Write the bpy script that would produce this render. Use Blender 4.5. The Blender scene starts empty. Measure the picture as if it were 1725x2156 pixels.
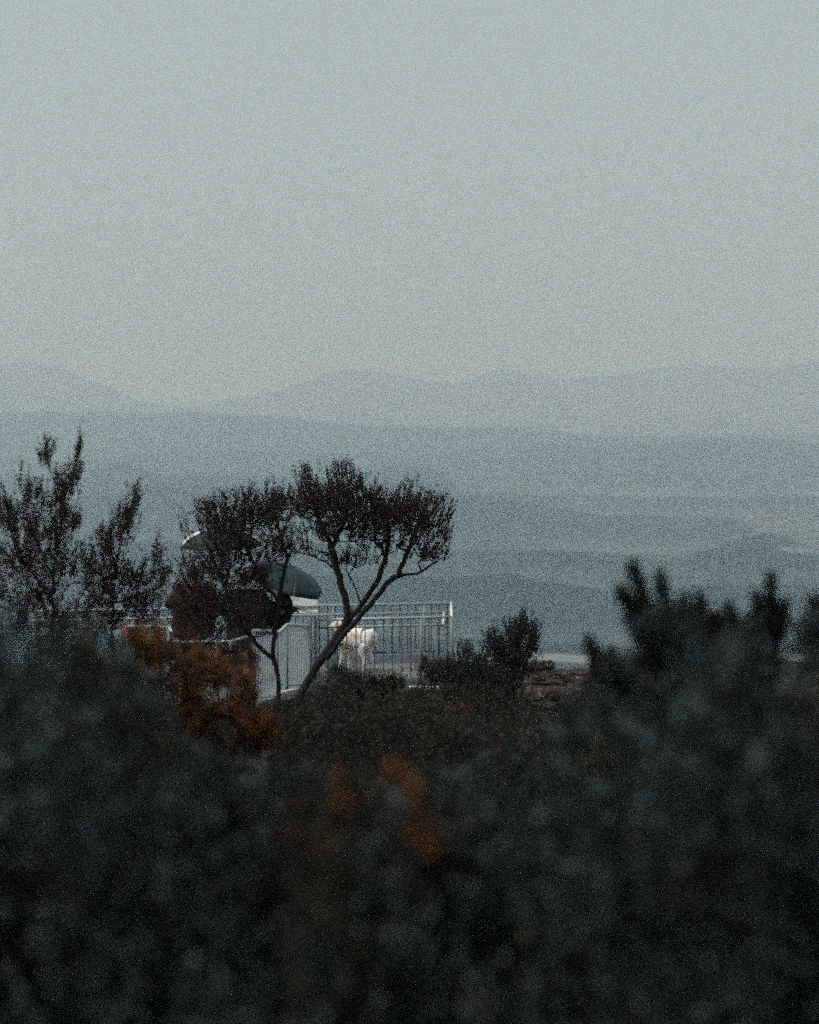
import bpy, bmesh, math, random
import numpy as np
from mathutils import Vector, Matrix

random.seed(7); rng = np.random.default_rng(7)
SC = bpy.context.scene
COL = SC.collection

# ------------------------------------------------------------------ camera, world, sun
F, CX, HY, HC = 4050.0, 862.5, 850.0, 4.33       # focal length in survey units, horizon, eye height
cam_d = bpy.data.cameras.new('camera'); cam = bpy.data.objects.new('camera', cam_d); COL.objects.link(cam)
cam.location = (0, 0, HC); cam.rotation_euler = (math.radians(90), 0, 0)
cam_d.sensor_fit = 'HORIZONTAL'; cam_d.sensor_width = 36.0; cam_d.lens = F / 1725.0 * 36.0
cam_d.shift_y = -228.0 / 1725.0
cam_d.clip_start = 0.1; cam_d.clip_end = 60000
cam_d.dof.use_dof = True; cam_d.dof.focus_distance = 29.5; cam_d.dof.aperture_fstop = 1.6
cam_d.dof.aperture_blades = 0
SC.camera = cam

w = bpy.data.worlds.new('World'); SC.world = w; w.use_nodes = True
nt = w.node_tree; nt.nodes.clear()
sky = nt.nodes.new('ShaderNodeTexSky'); sky.sky_type = 'NISHITA'; sky.sun_disc = False
sky.sun_elevation = math.radians(56); sky.sun_rotation = math.radians(-125)
sky.dust_density = 6; sky.air_density = 1.0
hs = nt.nodes.new('ShaderNodeHueSaturation'); hs.inputs['Saturation'].default_value = 0.45
mix = nt.nodes.new('ShaderNodeMix'); mix.data_type = 'RGBA'; mix.inputs[0].default_value = 0.9
mix.inputs[7].default_value = (3.27, 3.90, 3.82, 1)      # flat overcast cloud light
bg = nt.nodes.new('ShaderNodeBackground'); bg.inputs[1].default_value = 0.1
out = nt.nodes.new('ShaderNodeOutputWorld')
nt.links.new(sky.outputs[0], hs.inputs['Color']); nt.links.new(hs.outputs[0], mix.inputs[6])
nt.links.new(mix.outputs[2], bg.inputs[0]); nt.links.new(bg.outputs[0], out.inputs[0])

sd = bpy.data.lights.new('sun', 'SUN'); sd.energy = 1.8; sd.angle = math.radians(20); sd.color = (1, .96, .9)
sun = bpy.data.objects.new('sun', sd); COL.objects.link(sun)
sun.rotation_euler = (math.radians(34), 0, math.radians(-55))   # high on the left, a little behind the camera

SC.view_settings.view_transform = 'Standard'; SC.view_settings.look = 'None'
SC.view_settings.exposure = 0.36; SC.view_settings.gamma = 1.0; SC.view_settings.use_curve_mapping = False
SC.render.engine = 'CYCLES'
cy = SC.cycles
cy.use_denoising = False; cy.use_adaptive_sampling = False
cy.use_sample_subset = True; cy.sample_subset_offset = 0; cy.sample_subset_length = 12      # short exposure: keeps the grain of the picture
cy.filter_width = 1.9
cy.max_bounces = 8; cy.diffuse_bounces = 3; cy.glossy_bounces = 2; cy.transmission_bounces = 2
cy.volume_bounces = 6; cy.transparent_max_bounces = 4
cy.sample_clamp_indirect = 4.0

# ------------------------------------------------------------------ helpers
def at(px, py, Y):
    """survey bearing -> world point at depth Y"""
    return np.array(((px - CX) / F * Y, Y, HC - (py - HY) / F * Y))

def interp(x, xs, ys): return np.interp(x, xs, ys)

GY = [-40, 0, 5, 10, 17, 24, 28, 36]
GZ = [3.2, 2.6, 2.0, 1.45, 0.7, 0.0, -0.35, -0.6]
def gnoise(x, y):
    return (np.sin(x*0.9+1.3*np.sin(y*0.5))*0.09 + np.sin(x*2.3+y*1.7)*0.05 + np.sin(y*2.9-x*1.1)*0.04 + np.sin(x*6.1+y*4.3)*0.015)
def ground(x, y):
    x = np.asarray(x, float); y = np.asarray(y, float)
    z = np.interp(y, GY, GZ) + gnoise(x, y)*np.interp(y, [8, 26], [1, .25])
    e = np.clip((y - (36.2 + 0.8*np.sin(x*.8) + .4*np.sin(x*2.1))), 0, None)
    z = z - .26*np.exp(-((x-3.2)/1.6)**2)*np.clip((y-26.5)/2, 0, 1)
    return z - e*2.2 - np.clip(e-0.0, 0, 1)*0.4

MATS = {}
def nodes_mat(name):
    m = bpy.data.materials.new(name); m.use_nodes = True; MATS[name] = m
    t = m.node_tree; b = t.nodes['Principled BSDF']
    return m, t, b
def ramp(t, cols):
    r = t.nodes.new('ShaderNodeValToRGB')
    el = r.color_ramp.elements
    el[0].position = cols[0][0]; el[0].color = (*cols[0][1], 1)
    el[1].position = cols[-1][0]; el[1].color = (*cols[-1][1], 1)
    for p, c in cols[1:-1]:
        e = el.new(p); e.color = (*c, 1)
    return r
def noise(t, scale, detail=5, rough=.6, coord='Object'):
    n = t.nodes.new('ShaderNodeTexNoise'); n.inputs['Scale'].default_value = scale
    n.inputs['Detail'].default_value = detail; n.inputs['Roughness'].default_value = rough
    tc = t.nodes.new('ShaderNodeTexCoord'); t.links.new(tc.outputs[coord], n.inputs['Vector'])
    return n
def leaf_mat(name, cols, patch=None, patch_scale=2.0):
    """per-leaf random colour; optional patches of another colour (dead / new growth, painted gap shade)"""
    m, t, b = nodes_mat(name)
    g = t.nodes.new('ShaderNodeNewGeometry')
    r = ramp(t, cols); t.links.new(g.outputs['Random Per Island'], r.inputs[0])
    src = r.outputs[0]
    if patch:
        n = noise(t, patch_scale, 3, .6)
        rr = ramp(t, [(patch[0], (0, 0, 0)), (patch[0]+.07, (1, 1, 1))]); t.links.new(n.outputs[0], rr.inputs[0])
        mx = t.nodes.new('ShaderNodeMix'); mx.data_type = 'RGBA'
        r2 = ramp(t, patch[1]); t.links.new(g.outputs['Random Per Island'], r2.inputs[0])
        t.links.new(rr.outputs[0], mx.inputs[0]); t.links.new(src, mx.inputs[6]); t.links.new(r2.outputs[0], mx.inputs[7])
        src = mx.outputs[2]
    t.links.new(src, b.inputs['Base Color'])
    b.inputs['Roughness'].default_value = .6; b.inputs['Specular IOR Level'].default_value = .25
    return m
def plain(name, col, rough=.6, metal=0, var=.25, scale=8, bump=0, spec=.5):
    m, t, b = nodes_mat(name)
    n = noise(t, scale)
    c0 = tuple(c*(1-var) for c in col); c1 = tuple(min(1, c*(1+var)) for c in col)
    r = ramp(t, [(.3, c0), (.7, c1)]); t.links.new(n.outputs[0], r.inputs[0])
    t.links.new(r.outputs[0], b.inputs['Base Color'])
    b.inputs['Roughness'].default_value = rough; b.inputs['Metallic'].default_value = metal
    b.inputs['Specular IOR Level'].default_value = spec
    if bump:
        bp = t.nodes.new('ShaderNodeBump'); bp.inputs['Strength'].default_value = bump
        n2 = noise(t, scale*4); t.links.new(n2.outputs[0], bp.inputs['Height']); t.links.new(bp.outputs[0], b.inputs['Normal'])
    return m

M_slate = leaf_mat('slate_leaf', [(0, (.005, .009, .010)), (.5, (.025, .042, .045)), (1, (.095, .132, .137))],
                   (.51, [(0, (.003, .005, .005)), (.75, (.009, .011, .008)), (1, (.07, .05, .015))]), 5.0)  # near-black patches paint the deep shade of gaps between bushes into the leaves
M_olive = leaf_mat('olive_brown_leaf', [(0, (.005, .006, .005)), (.6, (.018, .020, .014)), (1, (.085, .070, .032))], (.58, [(0, (.010, .007, .005)), (.6, (.035, .018, .009)), (1, (.17, .06, .018))]), 4.0)
M_heath = leaf_mat('heath_leaf', [(0, (.008, .010, .009)), (.5, (.018, .019, .014)), (1, (.07, .07, .055))],
                   (.56, [(0, (.03, .018, .010)), (.8, (.07, .035, .02)), (1, (.20, .08, .035))]), .9)
M_redtree = leaf_mat('red_brown_leaf', [(0, (.009, .010, .011)), (.55, (.016, .014, .014)), (.8, (.040, .014, .011)), (1, (.12, .026, .017))])
M_darktree = leaf_mat('dark_leaf', [(0, (.012, .018, .020)), (.6, (.024, .032, .033)), (1, (.055, .060, .055))])
M_orange = leaf_mat('rust_leaf', [(0, (.012, .012, .010)), (.5, (.055, .026, .012)), (1, (.30, .10, .028))])
M_yellow = leaf_mat('yellow_leaf', [(0, (.04, .045, .015)), (1, (.16, .12, .03))])
M_bark = plain('bark', (.010, .008, .008), .95, var=.5, scale=25, bump=.5)
M_galv = plain('galvanised_steel', (.42, .47, .50), .55, 0.15, .18, 14)
M_galvd = plain('weathered_steel', (.22, .26, .28), .6, 0.25, .2, 14)
M_grate = plain('grating_steel', (.42, .42, .42), .6, 0.3, .3, 10)
M_white = plain('white_paint', (.78, .78, .76), .5, 0, .06, 5)
M_black = plain('black_fabric', (.007, .008, .010), .9, 0, .4, 20, .3)
M_navy = plain('charcoal_fabric', (.009, .012, .016), .9, 0, .4, 20, .3)
M_rust = plain('dark_red_fabric', (.038, .013, .010), .85, 0, .35, 14, .3)
M_pink = plain('pink_trim', (.62, .05, .12), .6, 0, .1, 20)
M_redcap = plain('orange_red_cloth', (.42, .075, .045), .7, 0, .2, 20)
M_skin = plain('skin', (.42, .24, .17), .55, 0, .1, 20)
M_hair = plain('dark_hair', (.015, .012, .010), .6, 0, .3, 60)
M_jean = plain('dark_trousers', (.02, .025, .035), .85, 0, .3, 20)
M_umbw = plain('white_umbrella_cloth', (.72, .73, .72), .7, 0, .08, 6)
M_umbk = plain('black_umbrella_cloth', (.018, .020, .022), .7, 0, .2, 6)
M_umbb = plain('teal_umbrella_cloth', (.014, .032, .041), .8, 0, .15, 5)
M_umbb2 = plain('light_teal_umbrella_cloth', (.035, .065, .08), .8, 0, .12, 5)

def rock_mat():
    m, t, b = nodes_mat('sandstone')
    n = noise(t, 6.5, 9, .8); n2 = noise(t, 26, 4, .7)
    r = ramp(t, [(.36, (.010, .009, .009)), (.45, (.085, .036, .024)), (.52, (.035, .028, .026)), (.58, (.16, .12, .105)), (.64, (.50, .46, .43))])
    t.links.new(n.outputs[0], r.inputs[0])
    r2 = ramp(t, [(.42, (.12, .11, .11)), (.60, (1, 1, 1))]); t.links.new(n2.outputs[0], r2.inputs[0])
    mx = t.nodes.new('ShaderNodeMix'); mx.data_type = 'RGBA'; mx.blend_type = 'MULTIPLY'; mx.inputs[0].default_value = 1
    t.links.new(r.outputs[0], mx.inputs[6]); t.links.new(r2.outputs[0], mx.inputs[7])
    t.links.new(mx.outputs[2], b.inputs['Base Color']); b.inputs['Roughness'].default_value = .95
    bp = t.nodes.new('ShaderNodeBump'); bp.inputs['Strength'].default_value = .8; bp.inputs['Distance'].default_value = .05
    t.links.new(n2.outputs[0], bp.inputs['Height']); t.links.new(bp.outputs[0], b.inputs['Normal'])
    return m
M_rock = rock_mat()
def soil_mat():
    m, t, b = nodes_mat('heath_soil')
    n = noise(t, 5.5, 9, .82)
    r = ramp(t, [(.38, (.008, .008, .007)), (.52, (.022, .017, .015)), (.60, (.075, .045, .034)), (.68, (.32, .28, .26))])
    t.links.new(n.outputs[0], r.inputs[0]); t.links.new(r.outputs[0], b.inputs['Base Color'])
    bp = t.nodes.new('ShaderNodeBump'); bp.inputs['Strength'].default_value = .9; bp.inputs['Distance'].default_value = .06
    t.links.new(n.outputs[0], bp.inputs['Height']); t.links.new(bp.outputs[0], b.inputs['Normal'])
    b.inputs['Roughness'].default_value = 1; b.inputs['Specular IOR Level'].default_value = .1
    return m
M_soil = soil_mat()
def dog_mat():
    m, t, b = nodes_mat('white_tan_fur')
    n = noise(t, 5.5, 4, .55)
    r = ramp(t, [(.50, (.86, .82, .79)), (.60, (.76, .60, .48)), (.74, (.48, .22, .12))])
    t.links.new(n.outputs[0], r.inputs[0]); t.links.new(r.outputs[0], b.inputs['Base Color'])
    b.inputs['Roughness'].default_value = .9
    bp = t.nodes.new('ShaderNodeBump'); bp.inputs['Strength'].default_value = .6; bp.inputs['Distance'].default_value = .01
    n2 = noise(t, 90, 2); t.links.new(n2.outputs[0], bp.inputs['Height']); t.links.new(bp.outputs[0], b.inputs['Normal'])
    return m
M_dog = dog_mat()

def mesh_np(name, verts, faces, nper):
    """fast mesh; verts (N,3), faces (M,nper)"""
    verts = np.ascontiguousarray(verts, dtype=np.float32); faces = np.ascontiguousarray(faces, dtype=np.int32)
    me = bpy.data.meshes.new(name)
    me.vertices.add(len(verts)); me.vertices.foreach_set('co', verts.ravel())
    me.loops.add(faces.size); me.loops.foreach_set('vertex_index', faces.ravel())
    me.polygons.add(len(faces))
    me.polygons.foreach_set('loop_start', np.arange(0, faces.size, nper, dtype=np.int32))
    me.update(calc_edges=True); me.validate()
    return me
def put(name, me, m, parent=None, loc=None, smooth=False):
    if m is not None and len(me.materials) == 0: me.materials.append(m)
    if smooth: me.polygons.foreach_set('use_smooth', np.ones(len(me.polygons), bool))
    o = bpy.data.objects.new(name, me); COL.objects.link(o)
    if parent is not None: o.parent = parent
    if loc is not None: o.location = loc
    return o
def thing(name, loc, label, cat, group=None, rz=0):
    o = bpy.data.objects.new(name, None); COL.objects.link(o); o.location = [float(v) for v in loc]; o.rotation_euler[2] = rz
    o.empty_display_size = .2
    o['label'] = label; o['category'] = cat
    if group: o['group'] = group
    return o
def tag(o, label, cat, group=None):
    o['label'] = label; o['category'] = cat
    if group: o['group'] = group
    return o

def tube_mesh(name, pts, rads, sides=6, closed_ends=True):
    """one tube along a polyline"""
    pts = [Vector(p) for p in pts]
    if not hasattr(rads, '__len__'): rads = [rads]*len(pts)
    V, Fc = [], []
    n = len(pts)
    prev = None
    for i, p in enumerate(pts):
        d = (pts[min(i+1, n-1)] - pts[max(i-1, 0)])
        if d.length < 1e-9: d = Vector((0, 0, 1))
        d.normalize()
        if prev is None:
            a = d.orthogonal().normalized()
        else:
            a = (prev - d*prev.dot(d)); a = a.normalized() if a.length > 1e-6 else d.orthogonal().normalized()
        prev = a; b = d.cross(a)
        for k in range(sides):
            t = 2*math.pi*k/sides
            V.append(p + (a*math.cos(t) + b*math.sin(t))*rads[i])
    for i in range(n-1):
        for k in range(sides):
            k2 = (k+1) % sides
            Fc.append((i*sides+k, i*sides+k2, (i+1)*sides+k2, (i+1)*sides+k))
    if closed_ends:
        Fc.append(tuple(reversed(range(sides)))); Fc.append(tuple(range((n-1)*sides, n*sides)))
    me = bpy.data.meshes.new(name); me.from_pydata([tuple(v) for v in V], [], Fc); me.update()
    return me
def box_mesh(name, sx, sy, sz, bev=0.0, cz=None):
    bm = bmesh.new(); bmesh.ops.create_cube(bm, size=1)
    for v in bm.verts: v.co = Vector((v.co.x*sx, v.co.y*sy, v.co.z*sz + (sz/2 if cz is None else cz)))
    if bev: bmesh.ops.bevel(bm, geom=bm.edges[:], offset=bev, segments=1, affect='EDGES')
    me = bpy.data.meshes.new(name); bm.to_mesh(me); bm.free(); return me

# ------------------------------------------------------------------ distant land
def hills():
    R = [ # depth, [(bearing, crest height in survey units)], half-width
        (14000, [(-1500, 810), (-600, 800), (-200, 775), (0, 762), (60, 757), (130, 768), (200, 806), (280, 838), (400, 850), (520, 838), (620, 808), (720, 776), (800, 783), (850, 790), (960, 800), (1050, 768), (1180, 792), (1400, 770), (1600, 775), (1725, 762), (2300, 790), (3200, 770)], 1100),
        (10500, [(-1500, 880), (0, 872), (200, 876), (400, 873), (550, 880), (700, 893), (850, 903), (1100, 905), (1200, 914), (1725, 926), (3200, 900)], 800),
        (8400, [(-1500, 950), (0, 962), (400, 958), (700, 955), (900, 958), (1070, 945), (1150, 929), (1250, 948), (1330, 936), (1500, 922), (1650, 927), (1725, 937), (2000, 930), (3200, 950)], 500),
        (6500, [(-1500, 1000), (0, 1012), (170, 1002), (190, 986), (240, 977), (300, 983), (320, 1004), (600, 1014), (750, 1012), (785, 998), (840, 984), (885, 986), (930, 1000), (975, 1042), (1100, 1040), (1300, 1045), (1725, 1048), (3200, 1030)], 350),
        (5300, [(-1500, 1050), (0, 1060), (190, 1045), (330, 1025), (550, 1017), (700, 1030), (900, 1052), (1000, 1050), (1100, 1062), (1250, 1085), (1400, 1094), (1460, 1103), (1480, 1090), (1560, 1094), (1590, 1110), (1725, 1112), (3200, 1080)], 300),
        (4050, [(-1500, 1150), (0, 1145), (400, 1140), (900, 1155), (1200, 1165), (1400, 1188), (1490, 1168), (1560, 1140), (1610, 1130), (1650, 1134), (1690, 1150), (1725, 1170), (1900, 1150), (3200, 1130)], 260),
        (3150, [(-1500, 1220), (0, 1230), (700, 1215), (960, 1212), (1080, 1204), (1140, 1222), (1300, 1244), (1500, 1232), (1725, 1240), (3200, 1220)], 200),
        (2350, [(-1500, 1340), (0, 1345), (800, 1350), (1000, 1356), (1140, 1360), (1280, 1370), (1400, 1366), (1725, 1358), (3200, 1340)], 120)]
    ys = np.concatenate([np.array([42, 60, 90, 140, 220, 350, 520, 800, 1100]), np.linspace(1400, 2800, 60)[:-1], np.linspace(2800, 7500, 130)[:-1], np.linspace(7500, 15600, 90)])
    ts = np.concatenate([np.linspace(-.72, -.28, 120)[:-1], np.linspace(-.28, .28, 620)[:-1], np.linspace(.28, .72, 120)])                       # x / depth
    Yg, Tg = np.meshgrid(ys, ts, indexing='ij'); Xg = Tg*Yg; PX = CX + Tg*F
    floor = np.interp(Yg, [42, 60, 90, 140, 220, 350, 800, 1400, 9000, 11000, 15600], [-16, -38, -62, -92, -140, -190, -270, -335, -345, -320, -250])
    Z = floor.copy()
    def fb(x, y, s, o=5, seed=0):
        v = np.zeros_like(x); a = 1; r = np.random.default_rng(seed)
        for k in range(o):
            th = r.uniform(0, 6.28, 3); ph = r.uniform(0, 6.28, 3)
            q = sum(np.sin((np.cos(t_)*x + np.sin(t_)*y)/s*(2**k) + p_) for t_, p_ in zip(th, ph))/3
            v += a*q; a *= .5
        return v
    for i, (d, prof, wd) in enumerate(R):
        px = [p[0] for p in prof]; py = [p[1] for p in prof]
        cr = np.interp(PX, px, py)
        k = np.ones(9)/9
        cr = np.apply_along_axis(lambda a: np.convolve(np.pad(a, 4, mode='edge'), k, 'valid'), 1, cr)
        cz = HC - (cr - HY)/F*d
        cz += fb(Xg, Xg*0, 260+d*.05, 6, i)*d*0.0016
        dd = Yg - d - fb(Xg, Yg*0, 1800, 3, 40+i)*wd*.25
        bell = np.exp(-(dd/wd)**2)
        fl = np.interp(d, [42, 1400, 9000, 11000, 15600], [-16, -335, -345, -320, -250])
        Z = np.maximum(Z, floor + np.maximum(cz - fl, 5)*np.where(dd < 0, bell**.7, bell))
    Z += (1-np.abs(fb(Xg, Yg, 330, 5, 99)))*np.interp(Yg, [1200, 3000, 9000, 15000], [0, 14, 26, 60]) - np.interp(Yg, [1200, 3000, 9000, 15000], [0, 8, 16, 40])
    R_, C_ = Yg.shape
    V = np.stack([Xg, Yg, Z], -1).reshape(-1, 3)
    m, t, b = nodes_mat('forest_fields_mist')
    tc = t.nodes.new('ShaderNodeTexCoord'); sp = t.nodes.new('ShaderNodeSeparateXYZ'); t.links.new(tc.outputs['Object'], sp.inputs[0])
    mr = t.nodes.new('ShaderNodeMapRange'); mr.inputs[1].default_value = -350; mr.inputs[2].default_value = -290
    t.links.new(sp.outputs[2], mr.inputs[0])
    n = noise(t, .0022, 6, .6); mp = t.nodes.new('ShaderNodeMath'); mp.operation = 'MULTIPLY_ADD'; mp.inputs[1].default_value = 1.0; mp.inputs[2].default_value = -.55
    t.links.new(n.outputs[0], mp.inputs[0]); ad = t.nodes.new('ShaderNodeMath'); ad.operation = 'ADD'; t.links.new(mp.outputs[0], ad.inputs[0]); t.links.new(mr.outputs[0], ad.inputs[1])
    r = ramp(t, [(0, (.15, .16, .15)), (.25, (.075, .085, .085)), (.5, (.025, .032, .036)), (1, (.014, .020, .026))]); t.links.new(ad.outputs[0], r.inputs[0])  # pale low ground: fields, with valley mist painted into the colour
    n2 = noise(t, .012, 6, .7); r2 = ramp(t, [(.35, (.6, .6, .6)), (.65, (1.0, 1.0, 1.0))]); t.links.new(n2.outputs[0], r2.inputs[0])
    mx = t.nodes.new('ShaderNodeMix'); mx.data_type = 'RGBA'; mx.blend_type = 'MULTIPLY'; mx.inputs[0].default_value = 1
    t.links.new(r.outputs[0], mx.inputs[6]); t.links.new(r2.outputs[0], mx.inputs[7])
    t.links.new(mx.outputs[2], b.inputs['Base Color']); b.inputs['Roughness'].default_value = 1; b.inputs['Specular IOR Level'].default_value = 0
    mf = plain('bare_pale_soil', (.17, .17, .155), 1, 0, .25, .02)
    mm = plain('far_haze_painted_slopes', (.125, .135, .14), 1, 0, .3, .003, spec=0)  # paler colour paints extra haze onto the far mountains
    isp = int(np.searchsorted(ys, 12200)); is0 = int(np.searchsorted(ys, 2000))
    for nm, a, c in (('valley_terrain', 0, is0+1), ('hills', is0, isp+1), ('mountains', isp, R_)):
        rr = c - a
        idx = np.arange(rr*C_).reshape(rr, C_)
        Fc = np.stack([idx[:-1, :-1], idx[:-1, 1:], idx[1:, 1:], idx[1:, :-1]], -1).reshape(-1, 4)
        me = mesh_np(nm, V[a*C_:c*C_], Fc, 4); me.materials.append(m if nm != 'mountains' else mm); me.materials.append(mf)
        yy = Yg[a:c-1, :-1]; pp = PX[a:c-1, :-1] + 30*np.sin(yy*.02)
        pv_ = HY + (HC - Z[a:c-1, :-1])/yy*F
        mi = ((yy < 2340) & (yy > 1700) & (pv_ > 1386) & (pv_ < 1397) & (pp > 1060) & (pp < 2100)) | ((yy > 3600) & (yy < 4100) & (pv_ > 1154) & (pv_ < 1166) & (pp > 1664) & (pp < 1800))
        me.polygons.foreach_set('material_index', mi.ravel().astype(np.int32))
        o = put(nm, me, None, smooth=True); o['kind'] = 'structure'
hills()

# near ground: one sheet from behind the camera to the cliff edge and over it
def near_ground():
    ys = np.concatenate([np.linspace(-40, 0, 30)[:-1], np.linspace(0, 38, 260), np.linspace(38.3, 44, 24)])
    xs = np.concatenate([np.linspace(-60, -10, 40)[:-1], np.linspace(-10, 10, 200), np.linspace(10, 60, 40)[1:]])
    Yg, Xg = np.meshgrid(ys, xs, indexing='ij')
    Z = ground(Xg, Yg)
    V = np.stack([Xg, Yg, Z], -1).reshape(-1, 3)
    R_, C_ = Yg.shape; idx = np.arange(R_*C_).reshape(R_, C_)
    Fc = np.stack([idx[:-1, :-1], idx[:-1, 1:], idx[1:, 1:], idx[1:, :-1]], -1).reshape(-1, 4)
    o = put('ground', mesh_np('ground', V, Fc, 4), M_soil, smooth=True); o['kind'] = 'structure'
near_ground()

# haze: one closed box of even thin air
HZ = dict(x=11600, y0=-300, y1=16500, z0=-420, z1=420)
bm = bmesh.new(); bmesh.ops.create_cube(bm, size=1)
for v in bm.verts:
    v.co = Vector((v.co.x*2*HZ['x'], HZ['y0'] if v.co.y < 0 else HZ['y1'], HZ['z0'] if v.co.z < 0 else HZ['z1']))
me = bpy.data.meshes.new('haze'); bm.to_mesh(me); bm.free()
mh = bpy.data.materials.new('haze_air'); mh.use_nodes = True; t = mh.node_tree; t.nodes.clear()
pv = t.nodes.new('ShaderNodeVolumePrincipled'); pv.inputs['Color'].default_value = (.64, .82, .95, 1); pv.inputs['Absorption Color'].default_value = (1, 1, 1, 1)
pv.inputs['Density'].default_value = 1.9e-4; pv.inputs['Anisotropy'].default_value = 0.35
om = t.nodes.new('ShaderNodeOutputMaterial'); t.links.new(pv.outputs[0], om.inputs['Volume'])
hz = put('haze', me, mh); hz['kind'] = 'stuff'

# ------------------------------------------------------------------ foliage builders
def leaf_mesh(name, P, D, L, W, jit=.5):
    """rhombic leaves: bases P, directions D, length L, width W (arrays)"""
    n = len(P)
    D = D + rng.normal(0, jit, (n, 3)); D /= np.linalg.norm(D, axis=1)[:, None] + 1e-9
    S = np.cross(D, rng.normal(0, 1, (n, 3))); S /= np.linalg.norm(S, axis=1)[:, None] + 1e-9
    L = (L*rng.uniform(.6, 1.25, n))[:, None]; W = (W*rng.uniform(.7, 1.2, n))[:, None]
    N = np.cross(D, S)
    V = np.stack([P, P + D*L*.45 + S*W*.5 + N*W*.15, P + D*L, P + D*L*.45 - S*W*.5 + N*W*.15], 1).reshape(-1, 3)
    return mesh_np(name, V, np.arange(n*4).reshape(-1, 4), 4)

def shoots_leaves(A, B, per, spread, fr0=.0):
    """leaf bases and directions around straight shoots A->B"""
    n = len(A)
    tpar = rng.uniform(fr0, 1, (n, per)); d = B - A
    P = A[:, None] + d[:, None]*tpar[..., None]
    rad = rng.normal(0, 1, (n, per, 3)); rad /= np.linalg.norm(rad, axis=2)[..., None]
    P = P + rad*spread*rng.uniform(0, .6, (n, per, 1))
    dn = d/ (np.linalg.norm(d, axis=1)[:, None]+1e-9)
    D = dn[:, None]*.9 + rad*.9
    return P.reshape(-1, 3), D.reshape(-1, 3)

def tubes_np(name, A, B, ra, rb, sides=4):
    n = len(A); d = B - A; d /= np.linalg.norm(d, axis=1)[:, None] + 1e-9
    ref = np.where(np.abs(d[:, 2:3]) < .9, np.array([[0, 0, 1.]]), np.array([[1., 0, 0]]))
    u = np.cross(d, ref); u /= np.linalg.norm(u, axis=1)[:, None]; v = np.cross(d, u)
    V = []
    for P, r in ((A - d*np.minimum(ra, .02)[:, None]*.5, ra), (B, rb)):
        for k in range(sides):
            a = 2*math.pi*k/sides
            V.append(P + (u*math.cos(a) + v*math.sin(a))*r[:, None])
    V = np.stack(V, 1).reshape(-1, 3); base = np.arange(n)[:, None]*2*sides
    Fc = np.concatenate([base + np.array([[k, (k+1) % sides, sides+(k+1) % sides, sides+k]]) for k in range(sides)])
    return mesh_np(name, V, Fc, 4)

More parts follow.
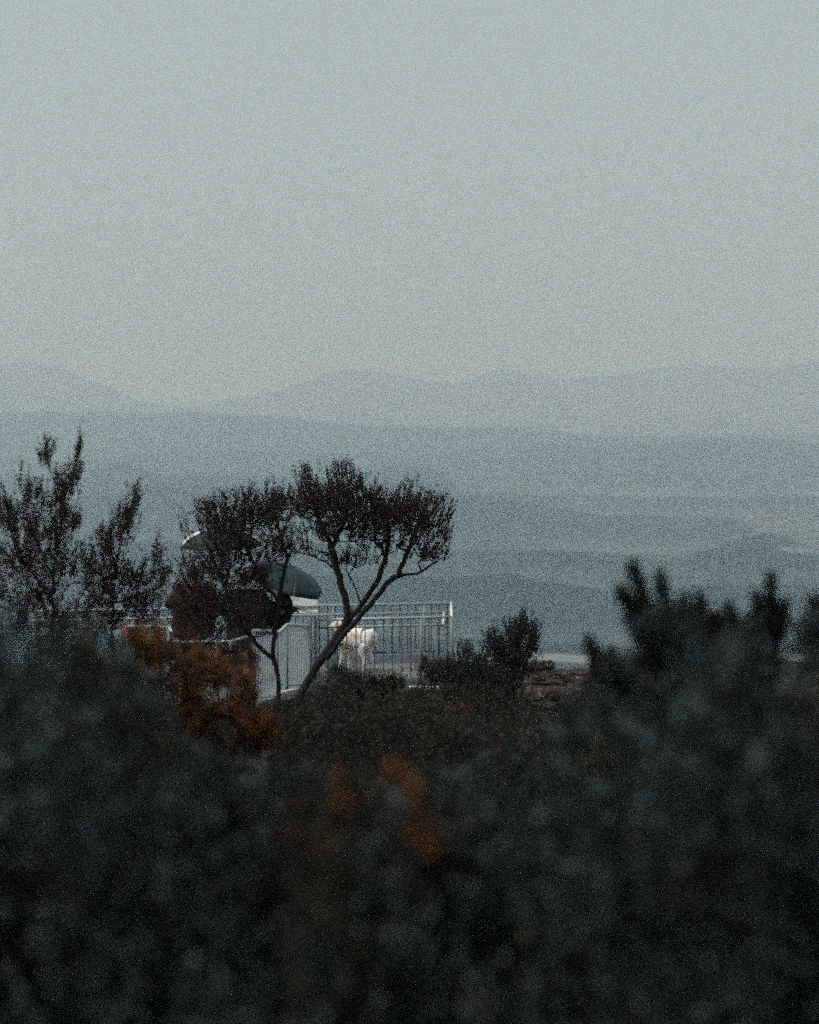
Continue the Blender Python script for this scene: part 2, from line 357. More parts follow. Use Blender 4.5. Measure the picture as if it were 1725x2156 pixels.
def woody(name, label, cat, Y, mains, blobs, leafmat, base=None, depth=.8, shoot=.16, per=16, leaf=.035, lw=.012,
          nsh=3, r_twig=.0035, trunk_r=.03, up=.8, group=None, spread=.02, gapn=0):
    """shrub or small tree. mains: limbs as lists of (bearing, height) surveyed at depth Y;
    blobs: (cx, cy, rx, ry, count) clumps of twig tips"""
    if base is None: base = mains[0][0]
    bp = at(base[0], base[1], Y); bp[2] = float(ground(bp[0], bp[1])) - .05
    root = thing(name, bp, label, cat, group)
    nodes = []; par = []
    limb_paths = []
    for mi, poly in enumerate(mains):
        pts = [at(p[0], p[1], Y + (p[2] if len(p) > 2 else 0)) for p in poly]
        if mi == 0: pts = [bp] + pts
        fine = []
        for i in range(len(pts)-1):
            m_ = max(2, int(np.linalg.norm(pts[i+1]-pts[i])/.07))
            for k in range(m_): fine.append(pts[i] + (pts[i+1]-pts[i])*k/m_)
        fine.append(pts[-1])
        fine = np.array(fine); 
        if len(fine) > 4:
            for _ in range(3): fine[1:-1] = (fine[:-2] + fine[1:-1]*2 + fine[2:])/4
        fine[1:-1] += rng.normal(0, .006, fine[1:-1].shape)
        prev = -1
        if mi > 0:
            NN = np.array(nodes); prev = int(np.argmin(np.linalg.norm(NN - fine[0], axis=1)))
        ids = []
        for p in fine:
            nodes.append(p); par.append(prev); prev = len(nodes)-1; ids.append(prev)
        limb_paths.append(ids)
    T = []
    for b in blobs:
        cx, cy, rx, ry, n = b[:5]; dz = b[5] if len(b) > 5 else depth
        k = 0
        while k < n:
            u = rng.normal(0, .52, 3)
            if (u**2).sum() > 1.9: continue
            T.append(at(cx + u[0]*rx, cy + u[1]*ry, Y + u[2]*dz)); k += 1
    T = np.array(T)
    NN = np.array(nodes)
    dist = np.linalg.norm(T[:, None] - NN[None], axis=2).min(1)
    nmain = len(nodes)
    cap = nmain + len(T)*12
    buf = np.zeros((cap, 3)); buf[:nmain] = NN; cnt = nmain
    tips = []
    for ti in np.argsort(dist):
        p = T[ti]
        dv = p - buf[:cnt]; q = np.linalg.norm(dv, axis=1) + np.where(dv[:, 2] < 0, .6*np.abs(dv[:, 2]), 0)
        j = int(np.argmin(q)); a = buf[j].copy(); L = np.linalg.norm(p-a)
        m_ = int(np.clip(L/.07, 1, 11)); prev = j
        side = rng.normal(0, .10*L, 3); side[2] = -abs(side[2])
        for k in range(1, m_+1):
            s = k/m_; c = a + (p-a)*s + side*math.sin(math.pi*s)
            if cnt < cap:
                buf[cnt] = c; par.append(prev); prev = cnt; cnt += 1
        tips.append(prev)
    par = np.array(par); w_ = np.zeros(cnt); w_[tips] += 1
    for i in range(cnt-1, -1, -1):
        if par[i] >= 0: w_[par[i]] += w_[i]
    rad = r_twig*np.maximum(w_, 1)**.41
    rad = np.minimum(rad, trunk_r)
    P = buf[:cnt]
    # limbs (mains) as trunk meshes, thin twigs as one mass
    for k, ids in enumerate(limb_paths):
        pts = [P[i]-bp for i in ids]; rr = [max(rad[i], r_twig*1.5) for i in ids]
        if k > 0 and par[ids[0]] >= 0: pts = [P[par[ids[0]]]-bp] + pts; rr = [rr[0]] + rr
        put('trunk' if k == 0 else 'limb', tube_mesh('limb', pts, rr, 7), M_bark, root, smooth=True)
    sel = np.arange(nmain, cnt); pa = par[sel]
    ra = np.minimum(rad[pa], rad[sel]*1.6)
    o = put('twigs', tubes_np('twigs', P[pa]-bp, P[sel]-bp, ra, rad[sel], 4), M_bark, root); o['kind'] = 'stuff'
    A = np.repeat(P[tips]-bp, nsh, axis=0)
    dirs = A - np.array([0, 0, 0.]); 
    cc = (T-bp).mean(0); od = A - cc; od /= np.linalg.norm(od, axis=1)[:, None]+1e-6
    D = od*.55 + np.array([[0, 0, up]]) + rng.normal(0, .38, A.shape); D /= np.linalg.norm(D, axis=1)[:, None]
    B = A + D*(shoot*rng.uniform(.5, 1.2, len(A)))[:, None]
    Pl, Dl = shoots_leaves(A, B, per, spread)
    o = put('twigs', tubes_np('shoots', A, B, np.full(len(A), r_twig*.8), np.full(len(A), r_twig*.4), 3), M_bark, root); o['kind'] = 'stuff'
    o = put('crown', leaf_mesh('crown', Pl, Dl, leaf, lw), leafmat, root); o['kind'] = 'stuff'
    return root

# ------------------------------------------------------------------ viewing platform
FL, FR = np.array([-1.47, 29.8]), np.array([.66, 30.2])       # near-edge corners
BL, BR = np.array([-1.45, 31.9]), np.array([.70, 32.3])
dirx = (FR-FL)/np.linalg.norm(FR-FL); diry = (BR-FR)/np.linalg.norm(BR-FR)
def pf(u, v, z=0.0):
    """platform frame: u metres right of the front-right corner (negative = left), v metres back"""
    p = FR + dirx*u + diry*v; return Vector((p[0], p[1], z))
RZ = math.atan2(dirx[1], dirx[0])
DEP = 2.1; LEFT = -6.3; RAILH = .98
plat = thing('viewing_platform', pf(-3, 1, -.25), 'galvanised steel viewing platform with open grating deck at the cliff edge', 'platform')
pb = Vector(plat.location)
def pbox(name, u0, u1, v0, v1, z0, z1, m, parent, origin, bev=0.0, kind=None):
    V = [pf(u, v, z)-origin for z in (z0, z1) for (u, v) in ((u0, v0), (u1, v0), (u1, v1), (u0, v1))]
    me = bpy.data.meshes.new(name); me.from_pydata([tuple(v) for v in V], [], [(3, 2, 1, 0), (4, 5, 6, 7), (0, 1, 5, 4), (1, 2, 6, 5), (2, 3, 7, 6), (3, 0, 4, 7)]); me.update()
    if bev:
        bm = bmesh.new(); bm.from_mesh(me); bmesh.ops.bevel(bm, geom=bm.edges[:], offset=bev, segments=1, affect='EDGES'); bm.to_mesh(me); bm.free()
    return put(name, me, m, parent)
# grating: bearing bars + cross rods joined
Vb, Fb = [], []
def addb(u0, u1, v0, v1, z0, z1):
    i = len(Vb); Vb.extend([tuple(pf(u, v, z)-pb) for z in (z0, z1) for (u, v) in ((u0, v0), (u1, v0), (u1, v1), (u0, v1))])
    Fb.extend([tuple(i+k for k in f) for f in ((3, 2, 1, 0), (4, 5, 6, 7), (0, 1, 5, 4), (1, 2, 6, 5), (2, 3, 7, 6), (3, 0, 4, 7))])
u = LEFT+.03
while u < -.03: addb(u-.002, u+.002, .04, DEP-.04, -.03, 0); u += .034
v = .08
while v < DEP-.05: addb(LEFT+.02, -.02, v-.003, v+.003, -.006, .002); v += .07
me = bpy.data.meshes.new('grating'); me.from_pydata(Vb, [], Fb); g = put('grating', me, M_grate, plat); g['kind'] = 'stuff'
pbox('edge_beam', LEFT, 0, -.03, .03, -.17, .05, M_galvd, plat, pb, .004)
pbox('edge_beam', LEFT, 0, DEP-.03, DEP+.03, -.17, .15, M_galvd, plat, pb, .004)
pbox('edge_beam', -.03, .03, .033, DEP-.033, -.17, .05, M_galvd, plat, pb, .004)
pbox('edge_beam', LEFT-.03, LEFT+.03, -.03, DEP+.03, -.17, .05, M_galvd, plat, pb, .004)
for uu in (-5.2, -3.9, -2.6, -1.3): pbox('joist', uu-.03, uu+.03, .033, DEP-.033, -.15, -.032, M_galvd, plat, pb)
for uu in (-.1, -2.1, -4.2, -6.2):
    for vv in (.12, DEP-.1):
        z = float(ground(*pf(uu, vv)[:2]))
        pbox('support_leg', uu-.04, uu+.04, vv-.04, vv+.04, min(z, -.3)-.5, -.172, M_galvd, plat, pb)

M_bar = plain('silhouette_steel_bar', (.09, .105, .115), .6, .2, .2, 14)  # steel darkened so the bars' silhouette against the haze is in the colour
balu_cache = {}
def balu(h, r=.0065):
    k = (round(h, 2), r)
    if k not in balu_cache: balu_cache[k] = tube_mesh('baluster', [(0, 0, 0), (0, 0, h)], r, 6); balu_cache[k].materials.append(M_galv if r > .01 else M_bar)
    return balu_cache[k]
def railing(label, path, base_z, sp, posts=(), top_r=.021, hand=None, hand_r=.017, bal_r=.009, post_r=.024, bright=None, foot=False, bot=True, plate=False):
    """path: list of Vector top-rail points; base_z: list of deck heights under each"""
    bright = bright or M_galv
    o0 = Vector((path[0].x, path[0].y, base_z[0]))
    r = thing('metal_railing', o0, label, 'railing', 'railings of the lookout platform')
    # smooth the bends a little
    pts = []
    for i, p in enumerate(path):
        if 0 < i < len(path)-1:
            a = (path[i-1]-p).normalized(); b = (path[i+1]-p).normalized(); q = .05
            pts += [p+a*q, p+a*q*.35+b*q*.35, p+b*q]
        else: pts.append(p)
    put('top_rail', tube_mesh('top_rail', [p-o0 for p in pts], top_r, 10), bright, r, smooth=True)
    if hand:
        hp = [Vector(p) for p in hand]
        put('handrail', tube_mesh('handrail', [p-o0 for p in hp], hand_r, 10), bright, r, smooth=True)
    if bot:
        put('bottom_rail', tube_mesh('bottom_rail', [Vector((p.x, p.y, z+.09))-o0 for p, z in zip(path, base_z)], .013, 8), M_galv, r, smooth=True)
    segs = [(path[i+1].xy-path[i].xy).length for i in range(len(path)-1)]
    for i, L in enumerate(segs):
        n = max(1, int(round(L/sp)))
        for k in range(n):
            s = (k+.5)/n; p = path[i].lerp(path[i+1], s); z = base_z[i]+(base_z[i+1]-base_z[i])*s + (.09 if bot else 0)
            put('baluster', balu(p.z-z, bal_r), None, r, Vector((p.x, p.y, z))-o0)
    for p, z in posts:
        put('post', tube_mesh('post', [(0, 0, 0), (0, 0, p.z-z)], post_r, 8), M_galvd, r, Vector((p.x, p.y, z))-o0, smooth=True)
    return r

T = RAILH
off = .13; hz_ = T-.135
# far side
back = railing('long galvanised railing along the far edge of the platform, open sky-grey valley behind',
    [pf(LEFT-.6, DEP, T), pf(0, DEP, T)], [.0, .0], .135,
    posts=[(pf(uu, DEP, T), 0) for uu in (-5.1, -3.7, -2.0, -.46)], bal_r=.009,
    hand=[pf(LEFT-.6, DEP-off, hz_), pf(-off, DEP-off, hz_)])
# right end, along the line of sight
side = railing('short pale end railing closing the right end of the platform',
    [pf(0, DEP-.02, T+.002), pf(0, .02, T+.002)], [.0, .0], .14,
    posts=[(pf(.0, DEP, T), -.02), (pf(0, 0, T), -.02)], post_r=.03,
    hand=[pf(-off, DEP-off, hz_+.001), pf(-off, off, hz_+.001)], bright=M_white)
# near side, in front of the dog
front = railing('galvanised near railing standing in front of the white dog',
    [pf(0, 0, T), pf(-2.17, 0, T)], [.0, .0], .142,
    posts=[(pf(-.49, 0, T), -.05), (pf(-2.15, 0, T), -.05)],
    hand=[pf(-off, off, hz_), pf(-2.15, off, hz_)], bright=M_galv, bot=False)
# control box on the corner post, cable
cb = thing('junction_box', pf(-.07, .06, .68), 'small dark grey metal box fixed on the right corner post of the platform', 'box')
put('housing', box_mesh('housing', .11, .07, .24, .006), M_galvd, cb); put('lid', box_mesh('lid', .09, .012, .10, .003), M_galv, cb, (0, -.041, .02))
put('lid', box_mesh('lid', .09, .012, .08, .003), M_galv, cb, (0, -.041, .14))
o0 = pf(.03, .1, .3)
c_ = put('cable', tube_mesh('cable', [pf(.02, DEP*.8, .95)-o0, pf(.07, 1.3, .86)-o0, pf(.11, 1.1, .72)-o0, pf(.12, .9, .55)-o0, pf(.07, .6, .36)-o0, pf(.05, .4, .1)-o0], .007, 6), M_galvd, None, o0, True)
tag(c_, 'thin loose cable bowing out beside the right corner post', 'cable')

def A3(px, py, Y): return Vector(at(px, py, Y))
# ramp side: stepped galvanised panels
pB = [A3(653, 1307, 29.75), A3(650, 1318, 29.6), A3(604, 1315, 28.3), A3(588, 1331, 27.6)]
dk = lambda p: p.z - .98
railing('slatted ramp railing panel left of the leaning tree trunk, with the stepped top', pB, [dk(p) for p in pB], .115,
        posts=[(pB[0], dk(pB[0])), (pB[2], dk(pB[2]))], bal_r=.013, top_r=.024)
pA = [A3(583, 1330, 27.3), A3(534, 1328, 26.1)]
railing('slatted ramp railing panel behind the thin crooked stem, lower than its neighbour', pA, [dk(p)-.02 for p in pA], .12,
        posts=[(p, dk(p)) for p in pA], bal_r=.013, top_r=.024)
pC = [A3(532, 1331, 25.95), A3(524, 1340, 25.6), A3(487, 1350, 25.3), A3(364, 1353, 25.5)]
railing('thin curved railing running in front of the three people', pC, [dk(p) for p in pC], .12,
        posts=[(pC[2], dk(pC[2])), (pC[3], dk(pC[3]))], bal_r=.009, top_r=.018)
pD = [A3(361, 1330, 28.1), A3(356, 1320, 28.4), A3(268, 1319, 28.6), A3(256, 1330, 28.3), A3(254, 1400, 28.3)]
railing('short pale railing section left of the person in dark red', pD[:4], [dk(pD[1])]*4, .13,
        posts=[(pD[1], dk(pD[1])), (pD[2], dk(pD[2]))], bal_r=.009, top_r=.020)
# ramp deck joining the platform and the ramp railings
def ramp_deck():
    r = thing('walkway_ramp', Vector((-2.6, 27.4, 0)), 'grey metal ramp walkway leading down to the platform behind the slatted railing', 'ramp')
    o = Vector(r.location)
    pts = [(-2.15, 26.1, .22), (-1.58, 29.72, -.03), (-3.4, 29.6, -.03), (-4.4, 28.3, .1), (-3.4, 25.3, .2)]
    top = [Vector(p)-o for p in pts]; bot_ = [p-Vector((0, 0, .1)) for p in top]; n = len(pts)
    me = bpy.data.meshes.new('deck'); me.from_pydata([tuple(p) for p in top+bot_], [], [tuple(range(n)), tuple(reversed(range(n, 2*n)))]+[(i, i+n, (i+1) % n+n, (i+1) % n) for i in range(n)])
    put('deck', me, M_galvd, r)
    for p in pts:
        z = float(ground(p[0], p[1])); h = p[2]-.1-z+.2
        put('support_leg', box_mesh('support_leg', .07, .07, h), M_galvd, r, Vector((p[0]*.97-.06, p[1], z-.2))-o)
ramp_deck()
# pale step edge by the ramp foot and the white plank below the platform
s = put('step_edge', box_mesh('step_edge', .035, .30, .14, .006), M_white, None, A3(602, 1472, 27.0)); s.rotation_euler = (0, math.radians(20), math.radians(-38)); tag(s, 'white painted step edge at the foot of the slatted ramp railing', 'step')
s = put('plank', box_mesh('plank', .46, .10, .045, .006), M_white, None, A3(893, 1452, 29.3)); s.rotation_euler = (math.radians(10), math.radians(1), .04); tag(s, 'weathered white plank lying below the near platform edge', 'plank')

# white lectern board behind the crouching person
lec = thing('information_board', pf(-2.42, 1.5, 0), 'pale tilted information board on legs behind the person with the black backpack', 'sign')
lo = Vector(lec.location); cbd = A3(633, 1277, 31.3)-lo
for nm, dz, hh, tl, m_ in (('panel', .075, .13, 50, M_white), ('panel', -.075, .09, 70, M_white)):
    p = put(nm, box_mesh(nm, .56, .025, hh, .005, 0), m_, lec, cbd+Vector((0, 0, dz))); p.rotation_euler = (math.radians(-tl+40), math.radians(6 if dz > 0 else 1), RZ)
p = put('frame', box_mesh('frame', .54, .03, .03, .004, 0), M_galvd, lec, cbd+Vector((0, -.03, 0)))
p = put('frame', box_mesh('frame', .56, .03, .03, .004, 0), M_galvd, lec, cbd+Vector((0, -.03, -.15)))
for sx in (-.22, .24): put('leg', box_mesh('leg', .035, .035, cbd.z-.16, .004), M_galvd, lec, Vector((cbd.x+sx, cbd.y, 0)))

# ------------------------------------------------------------------ people, dog
def skin_obj(name, verts, edges, radii, m, parent=None, sub=2, rootv=0, loc=None):
    me = bpy.data.meshes.new(name); me.from_pydata([tuple(v) for v in verts], edges, []); me.update()
    o = bpy.data.objects.new(name, me); COL.objects.link(o)
    mod = o.modifiers.new('skin', 'SKIN'); mod.use_smooth_shade = True
    sv = me.skin_vertices[0].data
    for i, r in enumerate(radii):
        sv[i].radius = (r, r) if not hasattr(r, '__len__') else r
        sv[i].use_root = (i == rootv)
    sm = o.modifiers.new('sub', 'SUBSURF'); sm.levels = sub; sm.render_levels = sub
    dg = bpy.context.evaluated_depsgraph_get(); ev = o.evaluated_get(dg)
    nm = bpy.data.meshes.new_from_object(ev); bpy.data.objects.remove(o); 
    nm.name = name
    return put(name, nm, m, parent, loc, smooth=True)

def loft(name, rings, n=20, m=None, parent=None, cap=True):
    """rings: (cx, cy, cz, rx, ry)"""
    V = []; Fc = []
    for (cx, cy_, cz, rx, ry) in rings:
        for k in range(n):
            a = 2*math.pi*k/n; wob = 1 + .03*math.sin(5*a+cz*9) + .02*math.sin(9*a-cz*17)
            V.append((cx+rx*wob*math.cos(a), cy_+ry*wob*math.sin(a), cz))
    for i in range(len(rings)-1):
        for k in range(n): Fc.append((i*n+k, i*n+(k+1) % n, (i+1)*n+(k+1) % n, (i+1)*n+k))
    if cap: Fc.append(tuple(reversed(range(n)))); Fc.append(tuple(range((len(rings)-1)*n, len(rings)*n)))
    me = bpy.data.meshes.new(name); me.from_pydata(V, [], Fc); me.update()
    bm = bmesh.new(); bm.from_mesh(me); bmesh.ops.recalc_face_normals(bm, faces=bm.faces); bm.to_mesh(me); bm.free()
    return put(name, me, m, parent, smooth=True)
def ball(name, c, r, m, parent, sq=(1, 1, 1), seg=18):
    bm = bmesh.new(); bmesh.ops.create_uvsphere(bm, u_segments=seg, v_segments=seg//2+2, radius=1)
    for v in bm.verts:
        q = 1 + .04*math.sin(v.co.x*9+v.co.z*7)
        v.co = Vector((c[0]+v.co.x*r*sq[0]*q, c[1]+v.co.y*r*sq[1]*q, c[2]+v.co.z*r*sq[2]*q))
    me = bpy.data.meshes.new(name); bm.to_mesh(me); bm.free(); return put(name, me, m, parent, smooth=True)

def person(loc, rz, label, H=1.72, lean=0.0, hands=((.30, -.32, .95), (-.30, -.32, .95)), coat=M_black, hatmat=None, hood=False, trim=False, scarf=False, pack=False, wide=1.0):
    """faces -Y before rotation; hands: target points"""
    r = thing('person', loc, label, 'person', 'people under the umbrellas', rz)
    k = H/1.75
    V = []; E = []; R = []
    def add(p, rad, par=None):
        q = Vector(p)*k
        if q.z > .95*k: q.y -= (q.z-.95*k)*lean
        V.append(q); R.append(rad*k if not hasattr(rad, '__len__') else tuple(x*k for x in rad))
        if par is not None: E.append((par, len(V)-1))
        return len(V)-1
    pel = add((0, 0, .95), (.15, .11)); w1 = add((0, 0, 1.1), (.135, .10), pel); ch = add((0, 0, 1.3), (.165, .11), w1)
    nk0 = add((0, .01, 1.45), (.075, .07), ch); nk = add((0, .005, 1.52), (.055, .058), nk0)
    hd = add((0, -.01, 1.60), (.070, .085), nk); hd2 = add((0, -.012, 1.68), (.075, .09), hd); add((0, -.005, 1.735), (.055, .06), hd2)
    for s in (1, -1):
        hip = add((.09*s, 0, .88), (.095, .10), pel); kn = add((.11*s, -.02, .49), (.058, .062), hip); an = add((.12*s, .02, .09), (.038, .045), kn)
        ft = add((.13*s, -.07, .045), (.042, .035), an); add((.135*s, -.16, .03), (.035, .024), ft)
    elb = []
    for s, hnd in zip((1, -1), hands):
        sh = add((.19*s, 0, 1.40), .06, ch)
        hp = Vector(hnd); e0 = Vector((.19*s, 0, 1.40)); mid = (e0+hp)/2; dd = (hp-e0).length
        bend = math.sqrt(max(.0, .31**2-(dd/2)**2)) if dd < .6 else .0
        mid = mid + Vector((.7*s, .55, -.45)).normalized()*bend
        el = add(mid, .042, sh); wr = add(hp, .026, el); elb.append((e0, mid, hp, s))
        dirv = (hp-mid).normalized(); pal = add(hp+dirv*.05, (.036, .016), wr); kn = add(hp+dirv*.085, (.036, .014), pal)
        sidev = dirv.cross(Vector((0, 0, 1))); sidev = sidev.normalized() if sidev.length > .1 else Vector((1, 0, 0))
        nv = sidev.cross(dirv).normalized()
        for q, fl in zip((-.026, -.009, .009, .026), (.062, .078, .075, .055)):
            f1 = add(hp+dirv*.10+sidev*q, .0085, kn); f2 = add(hp+dirv*(.10+fl*.5)+sidev*q-nv*.012, .008, f1); add(hp+dirv*(.10+fl*.75)+sidev*q-nv*.035, .0065, f2)
        th = add(hp+dirv*.045+sidev*.05, .010, pal); add(hp+dirv*.08+sidev*.062-nv*.02, .008, th)
    body = skin_obj('body', V, E, R, M_skin, r, 2)
    def bent(o):
        for v in o.data.vertices:
            v.co = v.co*k
            if v.co.z > .95*k: v.co.y -= (v.co.z-.95*k)*lean
        return o
    hx, hy = 0, -.01
    # face
    for s in (1, -1): bent(ball('eye', (.03*s, -.092, 1.655), .011, M_hair, r, seg=8)); bent(ball('ear', (.078*s, 0, 1.65), .028, M_skin, r, (.4, .7, 1), 10))
    bent(ball('nose', (0, -.105, 1.63), .016, M_skin, r, (.8, 1, 1.4), 8)); bent(ball('mouth', (0, -.093, 1.587), .02, M_redcap, r, (1, .4, .3), 8))
    bent(ball('hair', (0, .018, 1.685), .098, M_hair, r, (.98, 1.0, 1.0)))
    # coat, sleeves
    w = wide
    bent(loft('coat', [(0, 0, .72, .23*w, .17*w), (0, 0, .82, .235*w, .175*w), (0, .005, 1.0, .225*w, .165*w), (0, .01, 1.15, .225*w, .17*w), (0, .015, 1.3, .235*w, .165*w), (0, .015, 1.39, .225*w, .14*w), (0, .01, 1.45, .15*w, .105*w), (0, 0, 1.50, .085, .08)], 24, coat, r))
    for e0, mid, hp, s in elb:
        pts = [e0+Vector((-.05*s, 0, -.01)), e0+Vector((.015*s, 0, -.01)), e0.lerp(mid, .5), mid, mid.lerp(hp, .5), hp]
        o = put('sleeve', tube_mesh('sleeve', pts, [.08*w, .088*w, .080*w, .072*w, .062*w, .052*w], 12), coat, r, smooth=True); bent(o)
    for s in (1, -1):
        o = put('trouser_leg', tube_mesh('trouser_leg', [(.09*s, 0, .90), (.10*s, -.01, .7), (.11*s, -.02, .49), (.12*s, .01, .28), (.12*s, .02, .10)], [.115, .10, .082, .075, .078], 12), M_jean, r, smooth=True); bent(o)
        o = put('shoe', skin_mesh_shoe(s), M_black, r, smooth=True); bent(o)
    if hatmat: bent(ball('cap', (0, .0, 1.70), .108, hatmat, r, (.98, 1.02, .82)))
    if hood: bent(ball('hood', (0, .025, 1.63), .135, coat, r, (.95, 1, 1.1)))
    if scarf: bent(loft('scarf', [(0, .0, 1.44, .11, .10), (0, 0, 1.49, .115, .11), (0, 0, 1.53, .095, .09)], 18, M_redcap, r))
    if trim:
        for s, z0, z1 in ((1, .93, 1.08), (-1, .95, 1.06)):
            o = put('piping', tube_mesh('piping', [(.15*s, .155*w, z0), (.165*s, .16*w, (z0+z1)/2), (.16*s, .16*w, z1)], [.006, .010, .007], 6), M_pink, r); bent(o)
    if pack:
        bp_ = ball('backpack', (0, .24, 1.18), .25, M_black, r, (.78, .62, 1.0)); bent(bp_)
        for s in (1, -1): o = put('strap', tube_mesh('strap', [(.10*s, .17, 1.36), (.11*s, .06, 1.475), (.13*s, -.12, 1.36), (.16*s, -.15, 1.15), (.19*s, .02, 1.0)], .02, 6), M_navy, r, smooth=True); bent(o)
    return r
def skin_mesh_shoe(s):
    return tube_mesh('shoe', [(.12*s, .075, .05), (.12*s, .03, .055), (.125*s, -.05, .05), (.13*s, -.13, .04), (.135*s, -.19, .03)], [.035, .05, .05, .045, .025], 10)

def P3(px, Y): return Vector(((px-CX)/F*Y, Y, 0.002))
# seen from behind: facing +Y (rz = pi) or slightly turned
person(P3(407, 29.6), math.pi+.15, 'person in a dark red coat standing at the left under the black and white umbrella', 1.80, 0, coat=M_rust, scarf=True, wide=1.34,
       hands=((.10, -.26, 1.30), (-.26, -.22, 1.0)))
person(P3(519, 29.5), math.pi-.1, 'person in a black jacket with pink trim and an orange red cap, in the middle', 1.74, 0, coat=M_navy, hatmat=M_redcap, trim=True, wide=1.30,
       hands=((.26, -.26, 1.08), (-.20, -.26, 1.12)))
person(P3(585, 30.1), math.pi/2+.25, 'person in black with a hood and a round black backpack, leaning beside the white board', 1.52, .28, coat=M_black, hood=True, pack=True, wide=1.15,
       hands=((.08, -.20, 1.22), (-.08, -.20, 1.28)))

def umbrella(label, apex, axis, R, dome, mats, shaft_len, ph=.2, group='umbrellas held by the people'):
    """axis: unit vector from handle to apex"""
    ax = Vector(axis).normalized(); apex = Vector(apex)
    root = thing('umbrella', apex-ax*shaft_len, label, 'umbrella', group)
    q = Vector((0, 0, 1)).rotation_difference(ax)
    def T_(x, y, z): return q @ Vector((x, y, z)) + ax*(shaft_len-dome)
    n = 8; st = 7; sub = 6
    for g in range(n):
        V = []; Fc = []
        for i in range(st+1):
            s = i/st; rr = R*math.sin(s*1.25)/math.sin(1.25); zz = dome*(math.cos(s*1.25)-math.cos(1.25))/(1-math.cos(1.25))
            for j in range(sub+1):
                tt = j/sub; a0 = 2*math.pi*g/n+ph; a1 = 2*math.pi*(g+1)/n+ph
                cut = 1-.05*math.sin(math.pi*tt)*s
                p = Vector((math.cos(a0), math.sin(a0), 0)).lerp(Vector((math.cos(a1), math.sin(a1), 0)), tt)*rr*cut
                V.append(tuple(T_(p.x, p.y, zz - .012*math.sin(math.pi*tt)*s + .03*(1-cut)*0)))
        w_ = sub+1
        for i in range(st):
            for j in range(sub): Fc.append((i*w_+j, i*w_+j+1, (i+1)*w_+j+1, (i+1)*w_+j))
        me = bpy.data.meshes.new('canopy_panel'); me.from_pydata(V, [], Fc); me.update()
        o = put('canopy_panel', me, mats[g % len(mats)], root, smooth=True)
        so = o.modifiers.new('thick', 'SOLIDIFY'); so.thickness = .002
    for g in range(n):
        a = 2*math.pi*g/n+ph; pts = []
        for i in range(st+1):
            s = i/st; rr = R*math.sin(s*1.25)/math.sin(1.25); zz = dome*(math.cos(s*1.25)-math.cos(1.25))/(1-math.cos(1.25))-.006
            pts.append(T_(math.cos(a)*rr*1.01, math.sin(a)*rr*1.01, zz))
        put('rib', tube_mesh('rib', pts, .003, 5), M_galvd, root)
    put('ferrule', tube_mesh('ferrule', [T_(0, 0, dome-.01), T_(0, 0, dome+.035), T_(0, 0, dome+.075)], [.011, .008, .003], 8), M_black, root)
    put('shaft', tube_mesh('shaft', [ax*0, ax*(shaft_len-.01)], .006, 8), M_galvd, root)
    side = ax.orthogonal().normalized()
    put('handle', tube_mesh('handle', [ax*.10, ax*.0, ax*-.03+side*.015, ax*-.045+side*.04, ax*-.03+side*.065], .012, 8), M_black, root, smooth=True)
umbrella('white and black panelled umbrella over the person in dark red, under the branches', at(466, 1112, 29.5), (-.02, -.06, 1), .67, .26, [M_umbw, M_umbk, M_umbk, M_umbk], .80, -.30)
umbrella('dark teal blue umbrella tilted to the right of the people', at(610, 1190, 29.8), (.33, -.10, .95), .67, .31, [M_umbb2, M_umbb, M_umbb, M_umbb, M_umbb2, M_umbb, M_umbb, M_umbb], .80, -.45)

def dog():
    c = P3(748, 31.0); r = thing('dog', (c.x, c.y, .003), 'white dog with tan patches standing on the platform behind the near railing', 'dog', None, 0)
    V = []; E = []; R = []
    def add(p, rad, par=None):
        V.append(Vector((p[0]*.93, p[1]*1.25, p[2]*1.1))); R.append((rad[0]*1.32, rad[1]*1.32) if p[2] > .3 else (rad[0]*1.15, rad[1]*1.15))
        if par is not None: E.append((par, len(V)-1))
        return len(V)-1
    # faces -X, seen from the side / slightly behind
    mid = add((.0, 0, .50), (.130, .120)); lo = add((.14, 0, .515), (.115, .105), mid); hip = add((.24, 0, .585), (.130, .12), lo)
    che = add((-.13, 0, .50), (.145, .125), mid); wit = add((-.22, 0, .56), (.12, .10), che)
    nk = add((-.30, .0, .63), (.085, .08), wit); hd = add((-.37, 0, .665), (.078, .072), nk); mz = add((-.45, 0, .635), (.048, .045), hd); add((-.51, 0, .615), (.033, .032), mz)
    for s in (1, -1):
        sh = add((-.17, .085*s, .42), (.07, .06), che); el = add((-.155, .09*s, .31), (.048, .042), sh); wr = add((-.185+.03*s, .09*s, .14), (.03, .027), el); pa = add((-.195+.03*s, .09*s, .035), (.03, .028), wr); add((-.235+.03*s, .09*s, .022), (.028, .020), pa)
        th = add((.22, .085*s, .45), (.088, .07), hip); kn = add((.165, .095*s, .33), (.058, .05), th); hk = add((.25+.015*s, .095*s, .19), (.03, .028), kn); pa = add((.225+.015*s, .095*s, .035), (.029, .027), hk); add((.18+.015*s, .095*s, .022), (.028, .020), pa)
    t1 = add((.33, 0, .615), (.035, .035), hip); t2 = add((.37, .01, .56), (.033, .033), t1); t3 = add((.375, .02, .47), (.03, .03), t2); add((.36, .02, .38), (.015, .015), t3)
    skin_obj('body', V, E, R, M_dog, r, 2)
    for s in (1, -1):
        e = ball('ear', (-.31, .09*s, .76), .05, M_dog, r, (.75, .35, 1.2), 10)
        ball('eye', (-.415, .055*s, .75), .010, M_hair, r, seg=8)
    ball('nose', (-.515, 0, .68), .022, M_black, r, (1, 1.1, .9), 8)
    r.rotation_euler[2] = math.radians(-22)
dog()

